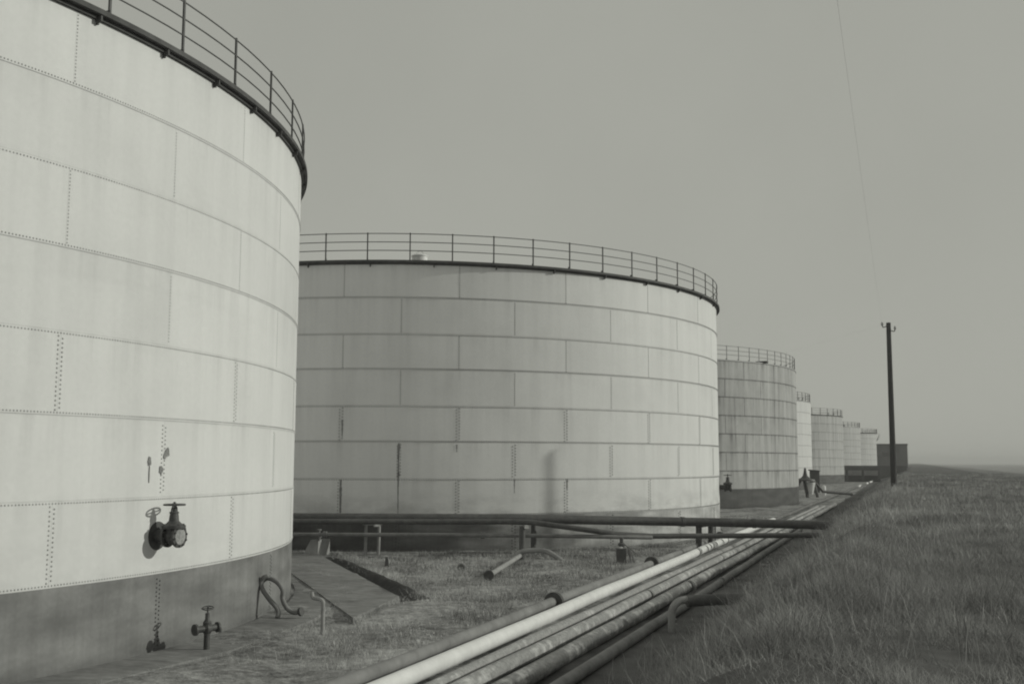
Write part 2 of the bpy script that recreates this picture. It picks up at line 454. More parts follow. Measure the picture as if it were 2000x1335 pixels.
def tank(cx, cy, R, label, shell, base_m, seam_deg, pitch_deg, rivets=0.0, rivet_r=0.013, rim=True, posts=6.0, post0=0.0, seg=288,
         rivet_m=None, zig=0.041, vis=(-110, 70), brackets=0.0, br0=0.0, height=H, base_h=COURSE, group='riveted oil storage tanks in a row', rail_r=0.018, post_w=0.05, dots_hi=False, rail_m=None, rim_w=0.19):
    root = thing('storage_tank', (cx, cy, 0), label, 'storage tank', group)
    O = Vector((cx, cy, 0))
    nc = int(round(height / COURSE))
    lap = lambda i: 0.010 if i % 2 else 0.0
    def ring_courses(mb, i0, i1, mi=0):
        prof = []
        for i in range(i0, i1):
            prof += [(R + lap(i), i * COURSE), (R + lap(i), (i + 1) * COURSE)]
        mb.lathe(prof, O, (0, 0, 1), seg, mi)
    sh = MB(); ring_courses(sh, 1, nc)
    sh.lathe([(R + lap(nc - 1), height), (R - 0.06, height)], O, (0, 0, 1), seg)
    bs = MB(); ring_courses(bs, 0, 1)
    bs.lathe([(R + 0.11, 0.0), (R + 0.11, 0.02), (R + 0.012, 0.02), (R + 0.012, 0.09), (R, 0.09)], O, (0, 0, 1), seg)
    if rivets:
        rv, rb = MB(), MB()
        a0, a1 = R_(vis[0]), R_(vis[1])
        st = rivets / R
        for j in range(1, nc):
            zz = j * COURSE
            lo, hi = lap(j - 1), lap(j)
            outr = max(lo, hi)
            n = int((a1 - a0) / st)
            # rivet row sits in the lap, on the outer plate
            dz = -0.045 if lo > hi else 0.045
            pts = [(a0 + st * k, zz + dz) for k in range(n)]
            add_rivets(rb if j == 1 and dz < 0 else rv, R, outr, pts, rivet_r, 0)
        half = R_(pitch_deg) / 2
        for i in range(nc):
            off = R_(seam_deg) + (half if i % 2 else 0.0)
            k0 = math.ceil((a0 - off) / R_(pitch_deg)); k1 = math.floor((a1 - off) / R_(pitch_deg))
            dbl = i <= 3
            for k in range(k0, k1 + 1):
                a = off + k * R_(pitch_deg)
                pts = []
                z = i * COURSE + 0.09; q = 0
                while z < (i + 1) * COURSE - 0.06:
                    if dbl:
                        pts.append((a + (zig if q % 2 else -zig - 0.01) / R, z)); z += rivets * 0.62
                    else:
                        pts.append((a + 0.03 / R, z)); z += rivets * 1.0
                    q += 1
                add_rivets(rb if i == 0 else rv, R, lap(i), pts, rivet_r * (1.15 if dbl else 0.9), 0)
        for vsrc, dst, m_i in ((rv, sh, 1), (rb, bs, 1)):
            dst.add([Vector(q) + O for q in vsrc.v], vsrc.f, m_i)
    shell_o = sh.build('shell', [shell, rivet_m or M['rivet']], root, True, 40)
    base_o = bs.build('base_band', [base_m, M['rivet_base']], root, True, 40)
    roof = MB().lathe([(R - 0.06, height), (R - 0.4, height + 0.03), (0.3, height + R / 22), (0.0, height + R / 22)], O, (0, 0, 1), 96).build('roof', M['roof'], root, True, 60)
    rw = rim_w
    wk = MB()
    wk.lathe([(R - 0.02, height - 0.02), (R + rw, height - 0.02), (R + rw, height + 0.08), (R - 0.35, height + 0.08)], O, (0, 0, 1), seg)
    if rim:
        wk.lathe([(R + 0.012, height - 0.09), (R + 0.075, height - 0.09), (R + 0.075, height - 0.02)], O, (0, 0, 1), seg)
    walk = wk.build('rim_walkway', M['rim'] if rim else M['roof'], root, True, 30)
    if brackets:
        bmb = MB().box((cx + R + 0.09, cy, height - 0.08), (0.14, 0.04, 0.12))
        bmb.box((cx + R + 0.05, cy, height - 0.16), (0.06, 0.035, 0.06))
        br = bmb.build('bracket', M['rim'], walk)
        a = br0
        lst = []
        while a < vis[1]: lst.append(a); a += brackets
        a = br0 - brackets
        while a > vis[0]: lst.append(a); a -= brackets
        # geometry is local to the tank axis, so a turn about the axis places each copy
        br.rotation_euler = (0, 0, R_(lst[0]))
        for q in lst[1:]: copy_to(br, walk, None, R_(q))
    ra = MB()
    for dz in (0.42, 0.78, 1.14):
        n = 180
        pts = [O + Vector(((R + rw - 0.12) * math.cos(2 * PI * k / n), (R + rw - 0.12) * math.sin(2 * PI * k / n), height + 0.08 + dz)) for k in range(n)]
        ra.tube(pts, rail_r, 6, closed=True)
    rail = ra.build('railing', rail_m or M['rail'], root)
    pb = MB().box((cx + R + rw - 0.12, cy, height + 0.08 + 0.59), (post_w * 0.8, post_w, 1.18))
    pb.box((cx + R + rw - 0.16, cy, height + 0.08 + 0.06), (0.14, post_w * 0.7, 0.1))
    post = pb.build('rail_post', rail_m or M['rail'], rail)
    angs = [post0 + posts * k for k in range(-200, 200) if vis[0] <= post0 + posts * k <= vis[1]]
    post.rotation_euler = (0, 0, R_(angs[0]))
    for q in angs[1:]: copy_to(post, rail, None, R_(q))
    return root

def base_mat(name, v, R, ang_tone=None):
    m, nt, b = new_mat(name, 0.6, 0.3)
    g = G(nt)
    sp = g.n('ShaderNodeSeparateXYZ'); g.l(g.obj(), sp.inputs[0])
    ang = g.m('ARCTAN2', sp.outputs[1], sp.outputs[0]); u = g.m('MULTIPLY', ang, R)
    z = sp.outputs[2]
    wavy = g.noise(g.xyz(g.m('MULTIPLY', u, 0.55), g.m('MULTIPLY', z, 1.6)), 1.0, 3.0, 0.5)
    st = g.noise(g.xyz(g.m('MULTIPLY', u, 5.0), g.m('MULTIPLY', z, 0.25), 5.0), 1.0, 4.0, 0.6)
    fine = g.noise(g.xyz(u, z, 3.0), 12.0, 3.0)
    f = g.m('MULTIPLY', g.ramp(wavy, 0.32, 0.7, 0.72, 1.35), g.ramp(st, 0.3, 0.75, 1.08, 0.85))
    f = g.m('MULTIPLY', f, g.ramp(fine, 0.3, 0.7, 0.93, 1.07))
    if ang_tone:
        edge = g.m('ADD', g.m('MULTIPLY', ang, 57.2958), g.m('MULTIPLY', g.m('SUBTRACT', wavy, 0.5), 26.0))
        f = g.m('MULTIPLY', f, g.ramp(edge, ang_tone[0], ang_tone[1], 1.0, ang_tone[2]))  # base tone rises with angle around the tank, edge broken by noise
    f = g.m('MULTIPLY', f, g.ramp(z, 0.0, 0.35, 0.75, 1.0))     # splash dirt at the foot
    g.l(g.grey(g.m('MULTIPLY', f, v)), b.inputs['Base Color'])
    return m

G_ROW = 'riveted oil storage tanks in a row'
T1 = (-32.373, 17.07, 18.372)
T2 = (-26.644, 55.301, 16.98)
tank1 = tank(*T1, 'white riveted tank nearest the camera, cropped at the left, dark gate valve near its foot',
             shell_mat('white_tank_paint_near', 0.70, T1[2], 1.5, 17.14, streak=0.09, seam=0.16, blotch=0.08, seam_w=0.010, low=0.10),
             base_mat('grey_base_paint_near', 0.20, T1[2]), 1.5, 17.14, rivets=0.066, rivet_r=0.018, posts=6.5, post0=8.1, seg=384,
             vis=(-75, 62), brackets=5.6, br0=5.5)
tank2 = tank(*T2, 'wide white tank in the middle with a pale drum vent behind its railing',
             shell_mat('white_tank_paint_mid', 0.71, T2[2], -50.2, 16.36, streak=0.09, seam=0.28, blotch=0.08, seam_w=0.015, low=0.30),
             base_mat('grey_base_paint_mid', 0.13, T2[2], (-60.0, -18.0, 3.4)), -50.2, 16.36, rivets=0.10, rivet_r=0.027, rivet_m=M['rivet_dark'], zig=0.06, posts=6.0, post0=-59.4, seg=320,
             vis=(-112, 30), brackets=9.0, br0=-62.0)
tank3 = tank(-29.51, 100.0, 19.5, 'streaky dull grey tank standing just behind the wide white tank',
             shell_mat('stained_tank_paint', 0.47, 19.5, -52.0, 13.0, streak=0.45, seam=0.6, blotch=0.22, seam_w=0.05, spots=0.45),
             base_mat('grey_base_paint_third', 0.08, 19.5), -52.0, 13.0, rim=False, posts=4.0, post0=-50.0, seg=256, vis=(-110, 30),
             brackets=0, rail_r=0.02, rim_w=0.05, rail_m=M['rail_far'])
tank4 = tank(-30.52, 155.0, 17.0, 'bright white tank seen as a narrow slice right of the streaky grey tank',
             shell_mat('white_tank_paint_fourth', 0.66, 17.0, -40.0, 15.0, streak=0.1, seam=0.35, seam_w=0.04),
             base_mat('grey_base_paint_fourth', 0.10, 17.0), -40.0, 15.0, rim=False, posts=5.0, seg=200, vis=(-110, 40), rail_r=0.025, post_w=0.08, rim_w=0.05, rail_m=M['rail_far'])
tank5 = tank(-29.2, 205.0, 17.0, 'distant tank with dark streaks running down from its rim',
             shell_mat('streaked_tank_paint_fifth', 0.50, 17.0, -30.0, 15.0, streak=0.40, seam=0.4, blotch=0.1, seam_w=0.05),
             base_mat('grey_base_paint_fifth', 0.10, 17.0), -30.0, 15.0, rim=True, posts=7.0, seg=200, vis=(-110, 40), rail_r=0.03, post_w=0.10, rim_w=0.05, rail_m=M['rail_far'])
tank6 = tank(-29.17, 272.0, 17.0, 'pale distant tank second from the far end of the row',
             shell_mat('pale_tank_paint_sixth', 0.50, 17.0, -35.0, 15.0, streak=0.22, seam=0.35, seam_w=0.06),
             base_mat('grey_base_paint_sixth', 0.10, 17.0), -35.0, 15.0, rim=False, posts=6.0, seg=160, vis=(-110, 40), rail_r=0.03, post_w=0.12, rim_w=0.05, rail_m=M['rail_far'])
tank7 = tank(-25.22, 325.0, 15.0, 'last tank of the row, smallest in view, with a flared top',
             shell_mat('pale_tank_paint_last', 0.56, 15.0, -35.0, 18.0, streak=0.25, seam=0.3, seam_w=0.06, spots=0.3),
             base_mat('grey_base_paint_last', 0.08, 15.0), -35.0, 18.0, rim=True, posts=8.0, seg=160, vis=(-110, 40), rail_r=0.03, post_w=0.12, rim_w=0.35, rail_m=M['rail_far'])

# roof vents
def child(o, name):
    for c in o.children:
        if c.name.split('.')[0] == name: return c
vb = MB()
vx, vy = -19.55, 40.75
vb.lathe([(0.33, 11.9), (0.33, 12.40), (0.36, 12.41), (0.36, 12.44), (0.27, 12.49), (0.0, 12.51)], (vx, vy, 0), n=28)
v_o = vb.build('roof_vent', M['white'], child(tank2, 'roof'))
hp = [(vx + 0.16 * math.cos(a), vy, 12.49 + 0.17 * math.sin(a)) for a in np.linspace(0, PI, 14)]
MB().tube(hp, 0.008, 6).build('vent_handle', M['rail'], child(tank2, 'roof'))
MB().box((-11.9, 92.2, 12.17), (0.95, 0.5, 0.14), R_(-8)).build('roof_hatch', M['rim'], child(tank3, 'roof'))
MB().box((-20.9, 191.2, 12.4), (1.6, 0.9, 0.7), R_(20)).build('roof_hatch', M['rim'], child(tank5, 'roof'))
for k, (a, s) in enumerate(((-62, 1.4), (-48, 1.6), (-35, 1.2))):
    MB().box((-29.17 + 16.2 * math.cos(R_(a)), 272 + 16.2 * math.sin(R_(a)), 12.35), (s, s * 0.7, 0.6), R_(a)).build('roof_hatch', M['rim'], child(tank6, 'roof'))
MB().box((-18.9, 141.5, 12.4), (1.3, 0.8, 0.6), R_(20)).build('roof_hatch', M['rim'], child(tank4, 'roof'))

# ------------------------------------------------------------------ gate valves
def gate_valve(tank_root, T, ang, z, s=1.0, stub=0.10, cap=True):
    """nozzle, flanged body, bonnet, yoke and hand wheel sticking out of the shell"""
    cx, cy, R = T
    n = Vector((math.cos(R_(ang)), math.sin(R_(ang)), 0))
    t = Vector((-n.y, n.x, 0))
    w = Vector((cx, cy, 0)) + n * R + Vector((0, 0, z))
    b = MB()
    L = [(0.30, -0.02), (0.30, 0.015), (0.135, 0.015), (0.135, stub), (0.235, stub), (0.235, stub + 0.045), (0.15, stub + 0.05),
         (0.165, stub + 0.10), (0.185, stub + 0.16), (0.165, stub + 0.22), (0.15, stub + 0.27), (0.235, stub + 0.275), (0.235, stub + 0.33), (0.0, stub + 0.33)]
    b.lathe([(r * s, h * s) for r, h in L], w, n, 28)
    for k in range(10):
        a = 2 * PI * k / 10 + 0.2
        for h in (stub - 0.02, stub + 0.06, stub + 0.255, stub + 0.345):
            c = w + n * (h * s) + (t * math.cos(a) + Vector((0, 0, 1)) * math.sin(a)) * 0.2 * s
            b.tube([c - n * 0.018 * s, c + n * 0.018 * s], 0.02 * s, 6)
    body = b.build('gate_valve', M['valve'], tank_root)
    c0 = w + n * ((stub + 0.16) * s)
    bo = MB()
    bo.lathe([(r * s, h * s) for r, h in [(0.15, 0.0), (0.165, 0.15), (0.245, 0.165), (0.25, 0.225), (0.20, 0.24), (0.15, 0.275), (0.105, 0.32), (0.095, 0.42), (0.085, 0.47), (0.10, 0.475), (0.10, 0.50), (0.07, 0.52), (0.07, 0.56), (0.0, 0.56)]], c0, (0, 0, 1), 24)
    for k in range(8):
        a = 2 * PI * k / 8 + 0.3
        c = c0 + (n * math.cos(a) + t * math.sin(a)) * 0.215 * s + Vector((0, 0, 0.2 * s))
        bo.tube([c - Vector((0, 0, 0.055 * s)), c + Vector((0, 0, 0.055 * s))], 0.022 * s, 6)
    for sx in (-1, 1):
        bo.tube([c0 + t * (0.085 * sx * s) + Vector((0, 0, 0.5 * s)), c0 + t * (0.075 * sx * s) + Vector((0, 0, 0.585 * s)), c0 + t * (0.035 * sx * s) + Vector((0, 0, 0.63 * s))], 0.02 * s, 8)
    bo.build('bonnet', M['valve'], body)
    hw = MB()
    hz = 0.655 * s
    hc = c0 + Vector((0, 0, hz))
    hw.torus(hc, (0, 0, 1), 0.215 * s, 0.019 * s, 32, 8)
    hw.tube([c0 + Vector((0, 0, 0.54 * s)), hc + Vector((0, 0, 0.06 * s))], 0.026 * s, 10)
    for k in range(4):
        a = 2 * PI * k / 4 + 0.5
        d = n * math.cos(a) + t * math.sin(a)
        hw.tube([hc, hc + d * 0.215 * s], 0.016 * s, 6)
    hw.lathe([(0.0, -0.02 * s), (0.05 * s, -0.02 * s), (0.05 * s, 0.03 * s), (0.0, 0.03 * s)], hc, (0, 0, 1), 14)
    hw.build('hand_wheel', M['valve'], body)
    if cap:
        MB().lathe([(0.172 * s, (stub + 0.331) * s), (0.168 * s, (stub + 0.340) * s), (0.05 * s, (stub + 0.352) * s), (0.0, (stub + 0.353) * s)], w, n, 24).build('flange_face', M['bright_face'], body)
    return body
gate_valve(tank1, T1, 1.2, 2.24, 0.93, 0.25)
gate_valve(tank2, T2, 7.2, 2.38, 0.98, 0.3, cap=False)
# small welded patch on the near shell
pn = MB()
rp_m = plain('rusty_patch', 0.24, 0.6, 30.0, 0.9)
for aa, zz, ww, hh in ((0.17, 3.69, 0.055, 0.11), (1.85, 3.86, 0.07, 0.10), (1.62, 3.80, 0.05, 0.07), (1.30, 3.52, 0.06, 0.09), (0.20, 3.45, 0.012, 0.16)):
    n = Vector((math.cos(R_(aa)), math.sin(R_(aa)), 0)); t = Vector((-n.y, n.x, 0))
    c = Vector((T1[0], T1[1], zz)) + n * (T1[2] + 0.004)
    ring = []
    for k in range(14):
        q = 2 * PI * k / 14; f = rnd.uniform(0.7, 1.15)
        ring.append(c + t * (ww * f * math.cos(q)) + Vector((0, 0, hh * f * math.sin(q))))
    pn = MB()
    pn.add(ring + [q + n * 0.012 for q in ring], [tuple(14 + k for k in range(14))] + [(k, (k + 1) % 14, 14 + (k + 1) % 14, 14 + k) for k in range(14)])
    pn.build('stain_patch', rp_m, tank1)


rr_m = plain('rust_run', 0.24, 0.5, 12.0, 0.9)
for aa, z0, z1, ww in ((-66.62, 1.52, 4.45, 0.05), (-74.6, 1.52, 2.96, 0.07), (-74.55, 4.7, 5.4, 0.04), (-58.55, 4.1, 4.4, 0.04), (-41.85, 2.5, 2.98, 0.05), (-50.15, 2.4, 3.0, 0.03)):
    mb = MB(); K = 16; vs = []
    for k in range(K + 1):
        z = z1 + (z0 - z1) * k / K
        wv = ww * (1 - 0.6 * k / K) * rnd.uniform(0.6, 1.3)
        for dd in (-wv, wv):
            a = R_(aa) + (dd + rnd.uniform(-.01, .01)) / T2[2]
            vs.append((T2[0] + (T2[2] + 0.0145) * math.cos(a), T2[1] + (T2[2] + 0.0145) * math.sin(a), z))
    mb.add(vs, [(2 * k + 2, 2 * k + 3, 2 * k + 1, 2 * k) for k in range(K)])
    mb.build('rust_run', rr_m, tank2)

# small drain valve at the foot of the near tank
def small_valve(x, y, label, s=1.0, group=None):
    r = thing('drain_valve', (x, y, 0), label, 'valve', group)
    b = MB()
    d = Vector((0.35, 0.94, 0)).normalized()
    c = Vector((x, y, 0.52 * s))
    b.lathe([(q * s, h * s) for q, h in [(0.0, -0.34), (0.13, -0.34), (0.13, -0.29), (0.075, -0.285), (0.08, -0.1), (0.13, -0.05), (0.13, 0.05), (0.08, 0.1), (0.075, 0.25), (0.12, 0.255), (0.12, 0.30), (0.0, 0.30)]], c, d, 20)
    b.tube([c - Vector((0, 0, 0.52 * s)), c], 0.07 * s, 12)
    body = b.build('body', M['valve'], r)
    st = MB().lathe([(0.10 * s, 0.0), (0.10 * s, 0.14 * s), (0.055 * s, 0.2 * s), (0.05 * s, 0.34 * s), (0.02 * s, 0.36 * s), (0.02 * s, 0.5 * s), (0.0, 0.5 * s)], c, (0, 0, 1), 14)
    st.build('stem', M['valve'], r)
    h = MB().torus(c + Vector((0, 0, 0.46 * s)), (0.1, -0.2, 1), 0.13 * s, 0.015 * s, 22, 6)
    for k in range(3):
        a = k * 2 * PI / 3
        h.tube([c + Vector((0, 0, 0.46 * s)), c + Vector((0.13 * s * math.cos(a), 0.13 * s * math.sin(a), 0.46 * s))], 0.012 * s, 6)
    h.build('hand_wheel', M['valve'], r)
    return r
small_valve(-13.12, 17.95, 'small dark valve at the foot of the near tank', 0.85)

# ------------------------------------------------------------------ paving beside the near tank
ap = MB()
ring = []
for k in range(61):
    q = R_(-60 + 150 * k / 60); ro = T1[2] + 1.35 + 0.05 * math.sin(k * 1.3)
    ring.append((T1[0] + (T1[2] + 0.115) * math.cos(q), T1[1] + (T1[2] + 0.115) * math.sin(q), 0.045)); ring.append((T1[0] + ro * math.cos(q), T1[1] + ro * math.sin(q), 0.045))
    ring.append((T1[0] + (ro + 0.03) * math.cos(q), T1[1] + (ro + 0.03) * math.sin(q), -0.12))
ap.add(ring, [(3 * k + 0, 3 * k + 1, 3 * k + 4, 3 * k + 3) for k in range(60)] + [(3 * k + 1, 3 * k + 2, 3 * k + 5, 3 * k + 4) for k in range(60)])
tag(ap.build('apron_paving', M['concrete'], None, False), kind='structure')
WA, WB = Vector((-12.4, 22.5, 0)), Vector((-13.2, 26.5, 0)); WU = Vector((-0.64, 0.768, 0)).normalized()
wp_ = MB(); nsl = 9
for k in range(nsl):
    l0 = 2.1 * k + (0 if k == 0 else 0.012); l1 = 2.1 * (k + 1) - 0.012
    f0 = l0 if k else 0.0
    q = [WA + WU * (l0 + (0 if k else 0)), WA + WU * l1, WB + WU * (l1 - 1.9 if k else l1 - 1.9), WB + WU * (max(l0 - 1.9, 0) if k else 0)]
    zt = 0.085 - 0.006 * ((k * 5) % 3)
    vs = [Vector((p.x, p.y, zt)) for p in q] + [Vector((p.x, p.y, -0.1)) for p in q]
    wp_.add(vs, [(3, 2, 1, 0), (4, 5, 6, 7), (0, 1, 5, 4), (1, 2, 6, 5), (2, 3, 7, 6), (3, 0, 4, 7)])
tag(wp_.build('walkway_paving', M['concrete'], None, False), kind='structure')
tr = MB()
o1 = WB + WU * 13.2; o2 = WB - WU * 0.35
NK = 60
sect = [(-0.42, -0.08), (-0.26, 0.10), (0.02, 0.26), (0.24, 0.22), (0.6, -0.06)]
dirk = (o2 - o1).normalized(); nk = Vector((dirk.y, -dirk.x, 0))

if nk.dot(o1 - Vector((T1[0], T1[1], 0))) < 0: nk = -nk
kv, kf = [], []
for k in range(NK + 1):
    f = k / NK
    p = o1.lerp(o2, f) + nk * 0.30
    hgt_ = min(1.0, 3.5 * f + 0.2, 9 * (1 - f) + 0.05) * (0.75 + 0.45 * f)
    for u_, h_ in sect: kv.append(p + nk * (u_ * (0.62 + 0.38 * f) + rnd.uniform(-.025, .025)) + Vector((0, 0, h_ * hgt_ * rnd.uniform(0.68, 0.84))))
for k in range(NK):
    for j in range(4): kf.append((k * 5 + j, k * 5 + 5 + j, k * 5 + 6 + j, k * 5 + j + 1))
tr.add(kv, kf)
tag(tr.build('earth_ridge', M['ridge_shade'], None, True, 70), kind='structure')  # ridge shaped to shade itself; its dark tone deepens that shadow
# foundation kerb of the middle tank
kb = MB().lathe([(T2[2] + 0.12, -0.1), (T2[2] + 0.12, 0.05), (T2[2] + 0.5, 0.05), (T2[2] + 0.55, -0.1)], (T2[0], T2[1], 0), n=160)
tag(kb.build('foundation_kerb', M['concrete'], None, True, 30), kind='structure')

# ------------------------------------------------------------------ hoses and stub pipe on the apron
def at_pts(lst): return spline(lst, 8)
from_px = None
F_ = Vector((math.sin(-yaw) * math.cos(pitch), math.cos(yaw) * math.cos(pitch), math.sin(pitch)))

def hose(name, pts, r, label, m, flange=True, cat='hose', group=None):
    o = thing(name, Vector(pts[-1]) * 1.0, label, cat, group)
    P = spline(pts, 10)
    MB().tube(P, r, 12).build('tube', m, o)
    if flange:
        e = (P[-1] - P[-2]).normalized()
        MB().lathe([(0.0, -0.03), (r * 1.9, -0.03), (r * 1.9, 0.03), (0.0, 0.03)], P[-1], e, 18).build('coupling', M['valve'], o)
    return o
hose('swan_neck_hose', [(-14.80, 22.3, 0.45), (-14.80, 22.25, 0.72), (-14.66, 22.25, 0.90), (-14.48, 22.25, 0.91), (-14.25, 22.2, 0.82), (-14.13, 22.2, 0.66), (-14.13, 22.2, 0.48), (-14.01, 22.2, 0.27), (-13.82, 22.2, 0.17), (-13.62, 22.2, 0.20)], 0.055, 'grey hose arching over and ending in a dark coupling on the paving', M['hose'])
hose('swan_neck_hose', [(-14.52, 22.15, 0.98), (-14.60, 22.1, 0.95), (-14.67, 22.1, 0.84), (-14.62, 22.1, 0.68), (-14.45, 22.1, 0.48), (-14.26, 22.1, 0.31), (-14.17, 22.1, 0.17), (-14.16, 22.05, 0.05)], 0.056, 'grey hose twisting down in an S in front of the arched one', M['hose'], False)
hose('thin_hose', [(-14.52, 22.2, 0.96), (-14.70, 22.2, 0.84), (-14.80, 22.2, 0.62), (-14.84, 22.2, 0.38), (-14.83, 22.2, 0.1)], 0.018, 'thin dark hose hanging left of the two thicker hoses', M['dark_pipe'], False)
hose('stub_pipe', [(-12.09, 20.6, -0.05), (-12.09, 20.6, 0.40), (-12.09, 20.6, 0.64), (-12.12, 20.62, 0.70), (-12.22, 20.66, 0.73), (-12.40, 20.7, 0.75), (-12.44, 20.7, 0.86)], 0.045, 'thin upright pipe with a short bent top on the paving', M['pale_pipe'], False, 'pipe')
# ------------------------------------------------------------------ pipes
def pipe(name, pts, r, m, label, cat='pipe', group=None, rings=(), ring_r=1.8, ring_m=None, n=18, smooth_k=0, ring_name='flange', bands=(), band_m=None):
    P = spline(pts, smooth_k) if smooth_k else [Vector(p) for p in pts]
    o = thing(name, (P[0].x, P[0].y, 0), label, cat, group)
    # resample straight runs so that slight sag shows
    Q = []
    for a, b in zip(P[:-1], P[1:]):
        k = max(1, int((b - a).length / 2.5))
        Q += [a.lerp(b, i / k) for i in range(k)]
    Q.append(P[-1])
    MB().tube(Q, r, n).build('tube', m, o)
    for c, d in rings:
        d = Vector(d).normalized(); b = MB()
        b.lathe([(r * 0.9, -0.075), (r * ring_r, -0.075), (r * ring_r, -0.008), (r * (ring_r - 0.1), -0.004), (r * (ring_r - 0.1), 0.004), (r * ring_r, 0.008), (r * ring_r, 0.075), (r * 0.9, 0.075)], c, d, 24)
        b.build(ring_name, ring_m or M['valve'], o)
    for c, d, wdt in bands:
        d = Vector(d).normalized()
        MB().lathe([(r * 0.95, -wdt / 2), (r * (1.25 if band_m else 1.09), -wdt / 2), (r * (1.25 if band_m else 1.09), wdt / 2), (r * 0.95, wdt / 2)], c, d, 18).build('lagging_band', band_m or M['pale_pipe'], o)
    return o
def row(x0, x1, y0, y1, z, k=14, wob=0.03):
    return [(x0 + (x1 - x0) * i / k + rnd.uniform(-wob, wob), y0 + (y1 - y0) * i / k, z + rnd.uniform(-0.015, 0.015)) for i in range(k + 1)]
GB = 'pipes of the bundle beside the grass bank'
pipe('flanged_pipe', row(-8.72, -8.95, 8, 66, 0.15, 12, 0.015), 0.125, M['grey_pipe'], 'grey pipe with thick dark flanges on the grass side of the white pipe', group=GB,
     rings=[((-8.76, 26.4, 0.15), (0, 1, 0)), ((-8.82, 37.5, 0.15), (0, 1, 0)), ((-8.9, 52, 0.15), (0, 1, 0))], ring_r=2.0)
wp = row(-7.95, -8.22, 8, 48, 0.17, 10, 0.012) + row(-8.24, -8.31, 51, 68, 0.17, 6, 0.02)
pipe('white_pipe', wp, 0.15, M['white_pipe'], 'bright white painted pipe running back along the bundle', group=GB,
     rings=[((-8.24, 49.6, 0.17), (0, 1, 0))], ring_r=1.15, ring_m=M['grey_pipe'],
     bands=[((-8.17, y, 0.17), (0, 1, 0), 0.10) for y in (42.5, 44.2, 45.0, 46.4, 48.0)], ring_name='joint_sleeve')
pipe('patched_pipe', row(-8.31, -8.32, 68.2, 90, 0.17, 8, 0.03) + row(-8.3, -7.6, 95, 240, 0.17, 14, 0.12), 0.13, M['rusty_patch_pipe'], 'long low pipe with scattered white patches running far back beside the bank', group=GB, bands=[((-8.0, 171, 0.17), (0.06, 12, 0), 7.0), ((-7.85, 193, 0.17), (0.06, 12, 0), 6.0), ((-7.77, 207, 0.17), (0.06, 12, 0), 10.0), ((-7.67, 224, 0.17), (0.06, 12, 0), 9.0)], band_m=M['white_pipe'])
pipe('rusty_pipe', row(-7.28, -7.5, 8, 90, 0.13, 26, 0.02), 0.12, M['rusty_a'], 'grey flaking pipe directly beside the white pipe on its bank side', group=GB)
pipe('rusty_pipe', row(-6.82, -6.95, 8, 90, 0.15, 26, 0.02), 0.14, M['rusty_b'], 'palest flaking pipe, second from the white pipe towards the bank', group=GB,
     rings=[((-6.83, 28.6, 0.15), (0, 1, 0)), ((-6.86, 40.2, 0.15), (0, 1, 0))], ring_r=1.12, ring_m=M['grey_pipe'], ring_name='joint_sleeve')
pipe('rusty_pipe', row(-6.14, -6.5, 8, 95, 0.16, 26, 0.02), 0.16, M['rusty_c'], 'thick dark pipe with banded pale flakes near the camera', group=GB,
     rings=[((-6.17, 31.0, 0.16), (0, 1, 0))], ring_r=1.12, ring_m=M['pale_pipe'], ring_name='joint_sleeve')
pipe('dark_pipe', row(-5.42, -5.95, 8, 70, 0.12, 16, 0.02), 0.11, M['dark_pipe'], 'plain dark pipe closest to the grass bank', group=GB,
     rings=[((-5.62, 33.0, 0.12), (0, 1, 0))], ring_r=1.2, ring_m=M['grey_pipe'], ring_name='joint_sleeve')
# bent riser crossing into the bank
rp = hose('riser_pipe', [(-5.12, 23.6, -0.05), (-5.12, 23.6, 0.25), (-5.10, 23.62, 0.50), (-4.98, 23.72, 0.66), (-4.78, 23.85, 0.70)], 0.085, 'dusty pipe bending up and over into the grass bank', M['pale_pipe'], False, 'pipe')
MB().tube([(-4.82, 23.82, 0.66), (-4.2, 24.2, 0.68), (-2.6, 25.0, 0.70)], 0.125, 14).build('bank_run', M['dark_steel'], rp)
# cross pipes on trestles
GX = 'pipes carried across on the trestles'
pipe('cross_pipe', [(-32, 36.2, 1.45), (-23.4, 37.6, 1.45), (-19, 39.0, 1.45), (-15.1, 40.3, 1.45), (-11.9, 43.3, 1.3), (-8.0, 46.3, 1.15), (-4.5, 47.0, 1.1), (-2.6, 47.2, 1.05)], 0.185, M['dark_steel'],
     'thickest black pipe on top of the trestles', group=GX, rings=[((-9.3, 45.3, 1.2), (3.9, 3.0, -.15)), ((-6.5, 46.6, 1.13), (3.5, .7, -.05))], ring_r=1.12, ring_m=M['dark_steel'], ring_name='joint_sleeve')
pipe('cross_pipe', [(-31.5, 35.0, 1.37), (-22.6, 36.4, 1.37), (-18.5, 38.0, 1.37), (-14.9, 39.55, 1.37), (-14.0, 39.6, 1.36), (-12.2, 40.0, 1.13), (-10.9, 40.7, 0.92), (-9.9, 41.9, 0.8), (-6.8, 43.4, 0.8), (-3.7, 44.8, 0.82), (-3.0, 45.0, 0.82)], 0.105, M['dark_steel'],
     'black pipe beside the thickest one, sloping down past the middle trestle', group=GX)
pipe('cross_pipe', [(-31, 34.9, 0.85), (-22.8, 36.7, 0.85), (-17.1, 38.8, 0.85), (-13.0, 39.9, 0.85), (-11.0, 40.5, 0.83), (-9.8, 41.75, 0.76)], 0.078, M['dark_pipe'],
     'thin lower pipe with small clamps passing through the trestle legs', group=GX, rings=[((-15.9, 39.12, 0.85), (3, 0.9, 0)), ((-21.75, 37.1, 0.85), (3, 1.1, 0))], ring_r=1.7, ring_m=M['grey_pipe'], ring_name='clamp')

